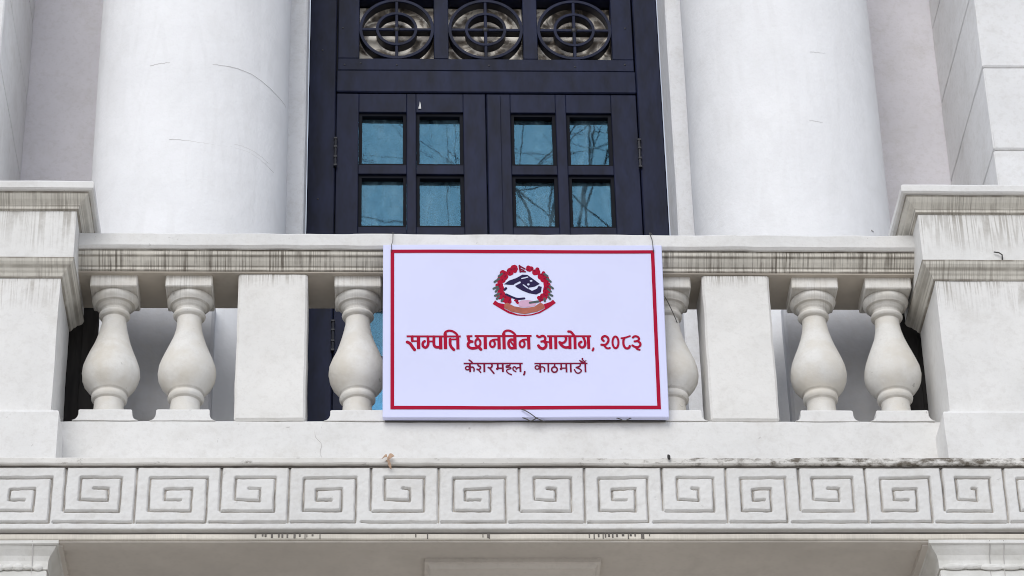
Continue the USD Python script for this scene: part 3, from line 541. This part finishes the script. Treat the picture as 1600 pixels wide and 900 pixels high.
class Ink:
    def __init__(s, ox, oy, k, f=1.2): s.o, s.k, s.g, s.f = (ox, oy), k, [], f
    def P(s, x, y): return uv(s.o[0]+x/s.k, s.o[1]+y/s.k)
    def line(s, w, *pts, sm=True):
        q = smooth_line(pts, 5) if sm and len(pts) > 2 else np.array(pts, float)
        s.g.append(LineString([s.P(*p) for p in q]).buffer(w*s.f/s.k*S1/2, cap_style=1, join_style=1, quad_segs=4)); return s
    def bar(s, w, *pts):
        s.g.append(LineString([s.P(*p) for p in pts]).buffer(w*s.f/s.k*S1/2, cap_style=2)); return s
    def oval(s, w, cx, cy, rx, ry):
        s.g.append(LineString([s.P(cx+rx*math.cos(a), cy+ry*math.sin(a)) for a in np.linspace(0, 2*math.pi, 25)]).buffer(w/s.k*S1/2, quad_segs=4)); return s
    def poly(s, *pts): s.g.append(Polygon([s.P(*p) for p in pts]).buffer(0)); return s
    def blob(s, cx, cy, rx, ry): s.g.append(Polygon([s.P(cx+rx*math.cos(a), cy+ry*math.sin(a)) for a in np.linspace(0, 2*math.pi, 14)[:-1]])); return s
    def shape(s): return unary_union(s.g).simplify(0.00015)
k = Ink(630, 515, 16)
k.bar(40, (95, 222), (1445, 218)).bar(68, (390, 222), (392, 532)).line(56, (238, 225), (232, 280), (238, 335)).bar(34, (205, 340), (395, 338)).line(64, (110, 365), (180, 400), (235, 480), (290, 552))
k.line(54, (620, 225), (632, 330), (632, 410), (600, 475), (555, 500), (505, 465), (492, 410), (515, 360), (545, 342)).bar(36, (620, 345), (770, 345))
k.line(58, (775, 225), (772, 380), (785, 450), (830, 487), (930, 487)).bar(68, (940, 222), (944, 538))
k.bar(68, (1058, 140), (1062, 530)).line(48, (1040, 170), (1070, 110), (1150, 78), (1250, 95), (1340, 160), (1368, 225))
k.line(60, (1180, 290), (1178, 400), (1205, 480), (1270, 548)).bar(36, (1150, 292), (1375, 288)).bar(66, (1368, 220), (1372, 538))
w1 = k.shape()
k = Ink(724, 515, 14.545)
k.bar(38, (75, 195), (210, 192)).bar(36, (262, 190), (1555, 188)).line(54, (125, 200), (122, 260), (150, 305), (205, 315)).line(54, (155, 318), (112, 365), (122, 430), (195, 466), (290, 458), (345, 430))
k.oval(50, 333, 345, 58, 88).line(46, (330, 195), (325, 235), (320, 265)).line(56, (345, 425), (375, 465), (402, 492)).bar(62, (500, 190), (502, 482))
k.oval(50, 663, 365, 56, 74).line(38, (670, 278), (740, 268), (815, 275)).bar(62, (812, 190), (816, 484)).bar(62, (922, 125), (930, 484)).line(44, (908, 150), (940, 92), (1010, 65), (1095, 85), (1175, 150), (1180, 195))
k.line(52, (1170, 288), (1090, 268), (1040, 310), (1028, 370), (1050, 435), (1100, 465), (1170, 448)).line(34, (1075, 310), (1150, 410)).bar(62, (1172, 170), (1178, 486))
k.oval(50, 1338, 368, 56, 74).line(38, (1345, 278), (1420, 268), (1485, 272)).bar(60, (1485, 188), (1490, 486))
w2 = k.shape()
k = Ink(834, 515, 16)
k.bar(40, (338, 212), (1440, 208)).line(50, (90, 205), (140, 236), (205, 208), (262, 215), (292, 270), (270, 328), (195, 345)).line(60, (265, 345), (308, 400), (298, 475), (235, 518), (160, 500), (118, 445))
k.bar(36, (290, 352), (425, 362)).bar(64, (420, 212), (425, 528)).bar(62, (550, 212), (552, 528)).line(50, (790, 215), (812, 280), (780, 350), (710, 382), (655, 362)).line(58, (650, 365), (690, 430), (775, 488), (905, 485))
k.bar(62, (905, 212), (908, 528)).bar(60, (1032, 215), (1036, 528)).line(52, (872, 95), (930, 102), (985, 160), (1035, 222))
k.line(52, (1190, 348), (1142, 385), (1145, 450), (1205, 492), (1268, 460), (1290, 380), (1268, 290), (1232, 215)).bar(62, (1370, 210), (1374, 524)).line(44, (1492, 510), (1488, 535), (1472, 562))
w3 = k.shape()
k = Ink(930, 515, 20)
k.line(60, (272, 405), (222, 355), (235, 290), (310, 255), (390, 292), (422, 372), (392, 460), (315, 528), (198, 525)).line(54, (285, 548), (340, 615), (400, 638), (460, 625))
k.oval(66, 640, 450, 92, 183).line(46, (825, 318), (930, 308), (1095, 252)).line(62, (915, 315), (888, 400), (892, 520), (930, 605), (995, 640), (1062, 615), (1085, 565))
k.line(58, (1188, 297), (1250, 258), (1335, 275), (1378, 335), (1340, 402), (1240, 420)).line(60, (1335, 408), (1410, 470), (1412, 540), (1345, 598), (1250, 592), (1168, 545)).line(50, (1262, 600), (1320, 662), (1392, 682))
w4 = k.shape()
for w in (w1, w2, w3, w4): part(sign, 'lettering', on_sign(flat(w)), 'sign_red', False, label='bold red headline word')
k = Ink(720, 560, 14.545, 1.0)
k.bar(32, (65, 152), (1405, 150)).line(34, (190, 75), (235, 105), (272, 148)).bar(42, (205, 150), (210, 342)).oval(32, 152, 255, 46, 38).line(34, (210, 242), (265, 230), (300, 268), (296, 322))
k.line(36, (385, 155), (395, 200), (440, 220), (440, 262), (400, 292), (368, 280)).line(30, (400, 292), (450, 352)).bar(42, (530, 150), (532, 342)).line(38, (700, 155), (708, 210), (668, 255), (622, 240)).line(36, (655, 258), (748, 370))
k.bar(40, (835, 150), (842, 272)).blob(825, 272, 30, 26).bar(34, (830, 258), (950, 256)).bar(42, (950, 150), (954, 340)).line(28, (1110, 155), (1108, 195), (1035, 205), (1035, 238), (1110, 232), (1135, 262), (1050, 290), (1040, 330), (1085, 375), (1145, 400))
k.line(31, (1245, 332), (1195, 302), (1180, 258), (1208, 224), (1242, 238), (1258, 278)).line(30, (1258, 278), (1288, 246), (1345, 242)).bar(42, (1345, 150), (1352, 338)).line(40, (1448, 335), (1445, 365), (1428, 400))
w5 = k.shape()
k = Ink(826, 555, 16, 1.0)
k.bar(32, (140, 246), (1465, 244)).bar(44, (280, 245), (286, 468)).oval(32, 207, 342, 50, 44).line(34, (290, 332), (348, 328), (394, 370), (386, 435)).bar(42, (485, 245), (487, 462)).bar(38, (648, 245), (640, 335)).oval(40, 640, 395, 70, 66)
k.bar(40, (805, 245), (812, 375)).blob(802, 378, 32, 28).bar(34, (805, 362), (935, 358)).bar(42, (932, 245), (942, 462)).bar(42, (1046, 245), (1050, 462))
k.line(38, (1288, 250), (1272, 312), (1185, 345)).line(34, (1185, 348), (1260, 375), (1312, 425), (1255, 482), (1185, 472), (1138, 400)).bar(42, (1408, 245), (1415, 462))
k.line(28, (1272, 172), (1345, 205), (1408, 245)).line(26, (1335, 150), (1385, 190), (1420, 240)).blob(1342, 128, 22, 20).line(20, (1292, 205), (1362, 225), (1430, 172))
w6 = k.shape()
for w in (w5, w6): part(sign, 'lettering', on_sign(flat(w)), 'sign_maroon', False, label='small maroon word of the second line')
# emblem
k = Ink(760, 405, 9)
em = part(sign, 'emblem', on_sign(flat(Ink(760, 405, 9).blob(535, 440, 300, 235).shape(), 0.0003, 0.0004)), 'emblem_pale', False, label='round crest with red wreath, mountains and ribbon')
k = Ink(760, 405, 9)
rr = random.Random(3)
L = [(405, 160, 44), (335, 190, 50), (255, 245, 52), (222, 315, 52), (200, 385, 50), (205, 455, 50), (220, 520, 52), (262, 570, 50), (310, 600, 45), (625, 160, 44), (715, 190, 50), (795, 250, 52), (840, 315, 52), (862, 385, 50), (858, 455, 50), (838, 520, 52), (800, 565, 48), (770, 590, 34), (430, 620, 22)]
for x, y, r in L:
    for j in range(7): k.blob(x+rr.uniform(-28, 28), y+rr.uniform(-28, 28), r*rr.uniform(.55, .9), r*rr.uniform(.55, .9))
k.poly((95, 655), (130, 605), (175, 640), (265, 660), (255, 720), (330, 760), (440, 800), (540, 812), (640, 800), (740, 770), (830, 720), (815, 660), (910, 625), (945, 595), (985, 640), (880, 715), (760, 785), (650, 815), (540, 826), (430, 818), (320, 788), (210, 725))
part(em, 'red_wreath', on_sign(flat(k.shape(), 0.0008, 0.0006)), 'sign_red', False)
k = Ink(760, 405, 9)
for x, y, r in L:
    for j in range(3): k.blob(x+rr.uniform(-30, 30), y+rr.uniform(-30, 30), rr.uniform(7, 14), rr.uniform(7, 14))
part(em, 'flower_accent', on_sign(flat(k.shape(), 0.0015, 0.0006)), 'sign_maroon', False, kind='stuff')  # darker crimson dots printed over the wreath flowers
k = Ink(760, 405, 9).poly((262, 655), (300, 640), (400, 690), (540, 715), (680, 695), (770, 635), (815, 665), (825, 715), (720, 765), (540, 800), (360, 765), (255, 712))
part(em, 'ribbon', on_sign(flat(k.shape(), 0.0011, 0.0006)), 'emblem_brown', False)
k = Ink(760, 405, 9).poly((440, 640), (500, 605), (600, 600), (720, 625), (690, 680), (540, 705), (470, 690))
part(em, 'ground_tint', on_sign(flat(k.shape(), 0.0007, 0.0006)), 'emblem_pink', False)
k = Ink(760, 405, 9).poly((258, 378), (330, 325), (430, 290), (520, 240), (590, 245), (680, 310), (762, 372), (690, 410), (610, 425), (600, 440), (650, 472), (720, 440), (745, 400), (790, 415), (775, 490), (710, 522), (610, 505), (520, 470), (440, 425), (395, 385), (330, 385))
cut = Ink(760, 405, 9).line(26, (412, 385), (480, 350)).line(18, (510, 295), (590, 275)).line(16, (530, 385), (590, 430)).blob(600, 378, 18, 16).blob(640, 328, 20, 14).line(16, (610, 440), (690, 425), (730, 400)).shape()
k.line(26, (285, 520), (370, 560), (450, 585), (540, 578)).line(30, (265, 455), (285, 435))
part(em, 'mountains', on_sign(flat(k.shape().difference(cut), 0.0013, 0.0006)), 'emblem_navy', False)
k = Ink(760, 405, 9)
for a, b in (((125, 345), (190, 300)), ((110, 440), (165, 415)), ((140, 482), (178, 440)), ((130, 540), (185, 510)), ((155, 585), (185, 550)), ((222, 615), (245, 585)), ((185, 265), (230, 230)), ((915, 340), (870, 300)), ((945, 435), (905, 405)), ((915, 480), (880, 445)), ((935, 540), (890, 515)), ((905, 585), (880, 555)), ((830, 615), (825, 580)), ((870, 262), (830, 230)), ((620, 640), (740, 620))): k.line(26, a, b)
part(em, 'wreath_leaves', on_sign(flat(k.shape(), 0.0016, 0.0006)), 'emblem_green', False)
k = Ink(760, 405, 9).line(22, (478, 112), (490, 200)).line(18, (485, 120), (555, 158)).line(18, (490, 195), (560, 200)).line(16, (500, 165), (540, 180))
part(em, 'small_flag', on_sign(flat(k.shape(), 0.0013, 0.0006)), 'sign_maroon', False)
# hanging wires
def sp(x, y, w=0.004): a, b = uv(x, y); return BL_ + ex*a + ez*b + en*w
part(sign, 'hanging_wire', tube(smooth_line([sp(1024, 396), sp(1023, 388, 0.006), np.array([0.612, -0.092, 6.875]), np.array([0.604, -0.086, 6.912]), np.array([0.618, -0.06, 6.921]), np.array([0.66, 0.02, 6.921])], 4), 0.0019), 'wire_steel', True)
part(sign, 'hanging_wire', tube(smooth_line([sp(613, 396), sp(613, 386, 0.005), np.array([-0.463, -0.088, 6.866]), np.array([-0.462, -0.083, 6.914]), np.array([-0.46, -0.02, 6.921])], 4), 0.0015), 'wire_steel', True)
part(sign, 'hanging_wire', tube(smooth_line([np.array([0.640, -0.07, 6.60]), np.array([0.66, -0.02, 6.64]), np.array([0.70, 0.05, 6.60]), np.array([0.73, 0.12, 6.57])], 4), 0.0018), 'wire_steel', True)
part(sign, 'tie_wire', tube(smooth_line([sp(814, 641, 0.003), sp(820, 644, 0.008), sp(828, 649, 0.010), sp(838, 655, 0.004), sp(850, 656, -0.02)], 4), 0.0022), 'wire_steel', True)
for x, y in ((828, 653), (974, 656)): part(sign, 'tie_loop', tube(smooth_line([sp(x-16, 651, -0.006), sp(x-6, 655, -0.004), sp(x, 657.5, -0.004), sp(x+6, 655, -0.004), sp(x+14, 651, -0.006)], 4), 0.0022), 'wire_steel', True)

# ------------------------------------------------------------------ small things on the ledge
lf = []
for k, (a, l_, w, tx) in enumerate(((0.4, 0.030, 0.020, 0), (2.6, 0.026, 0.018, 0.3), (-1.0, 0.030, 0.012, -0.2), (1.5, 0.022, 0.018, 0.4))):
    t = np.linspace(0, 1, 7); pts = np.stack([l_*t*math.cos(a), -0.004-0.012*np.sin(t*2+k), l_*t*math.sin(a)+0.010*np.sin(3*t+k)], 1); wd = w*np.sin(np.pi*np.clip(t*0.94+0.03, 0, 1))
    nrm = np.array([-math.sin(a), 0.5*tx, math.cos(a)]); V = np.vstack([pts+nrm*wd[:, None]/2, pts-nrm*wd[:, None]/2, pts+nrm*wd[:, None]/2+[0, .0012, 0], pts-nrm*wd[:, None]/2+[0, .0012, 0]]); F = []
    for i in range(6): F += [(i, i+1, i+8), (i, i+8, i+7), (14+i, 14+i+8, 14+i+1), (14+i, 14+i+7, 14+i+8)]
    lf.append(trimesh.Trimesh(V+[-0.483, -0.218, 5.753], F, process=False))
single('dry_leaf', cat_(lf), 'leaf_brown', 'curled orange brown dry leaf caught on the ledge below the sign', 'leaf', smooth=False)
ms = trimesh.creation.icosphere(2, 0.009); ms.apply_scale((0.8, 0.7, 1.3)); ms.apply_translation((0.617, -0.222, 5.768)); single('moss_tuft', rough(ms, 0.006, 0.004, 3, 90), 'black_board', 'small black tuft of dried moss on the ledge right of the sign', 'moss', smooth=True)

# ------------------------------------------------------------------ bare trees in front of the building, seen mirrored in the door's panes
def tree(base, height, lean, seed, label, depth=5):
    rd = random.Random(seed); segs = [[], []]
    def grow(p, d, length, r, lv):
        pts = [p]; n = 5
        for i in range(n):
            d = d + np.array([rd.uniform(-1, 1) for _ in range(3)])*0.13 + np.array([0, 0, 0.03]); d = d/np.linalg.norm(d); pts.append(pts[-1] + d*length/n)
        segs[0 if lv == 0 else 1].append(tube(pts, r, r*0.62, 9 if lv < 2 else 5))
        if lv >= depth: return
        for j in range(3 if lv < 4 else 2):
            i = rd.choice((2, 3, 4, 5)) if j else 5
            a = rd.uniform(0, 2*math.pi); t = np.cross(d, [math.cos(a), math.sin(a), 0.3]); t /= np.linalg.norm(t)
            nd = d*math.cos(0.6) + t*math.sin(rd.uniform(0.45, 0.95)); grow(pts[i], nd/np.linalg.norm(nd), length*rd.uniform(0.62, 0.82), r*(0.66 if j == 0 else 0.5), lv+1)
    d = np.array([lean[0], lean[1], 1.0]); grow(np.array(base, float), d/np.linalg.norm(d), height*0.42, height*0.0058, 0)
    t = thing('bare_tree', label, 'tree', base); part(t, 'trunk', cat_(segs[0]), 'bark', True); part(t, 'branches', cat_(segs[1]), 'bark', True)
tree((2.3, -13.2, GROUND), 20.5, (-0.04, 0.0), 77, 'bare branching tree mirrored in the door panes', 6)
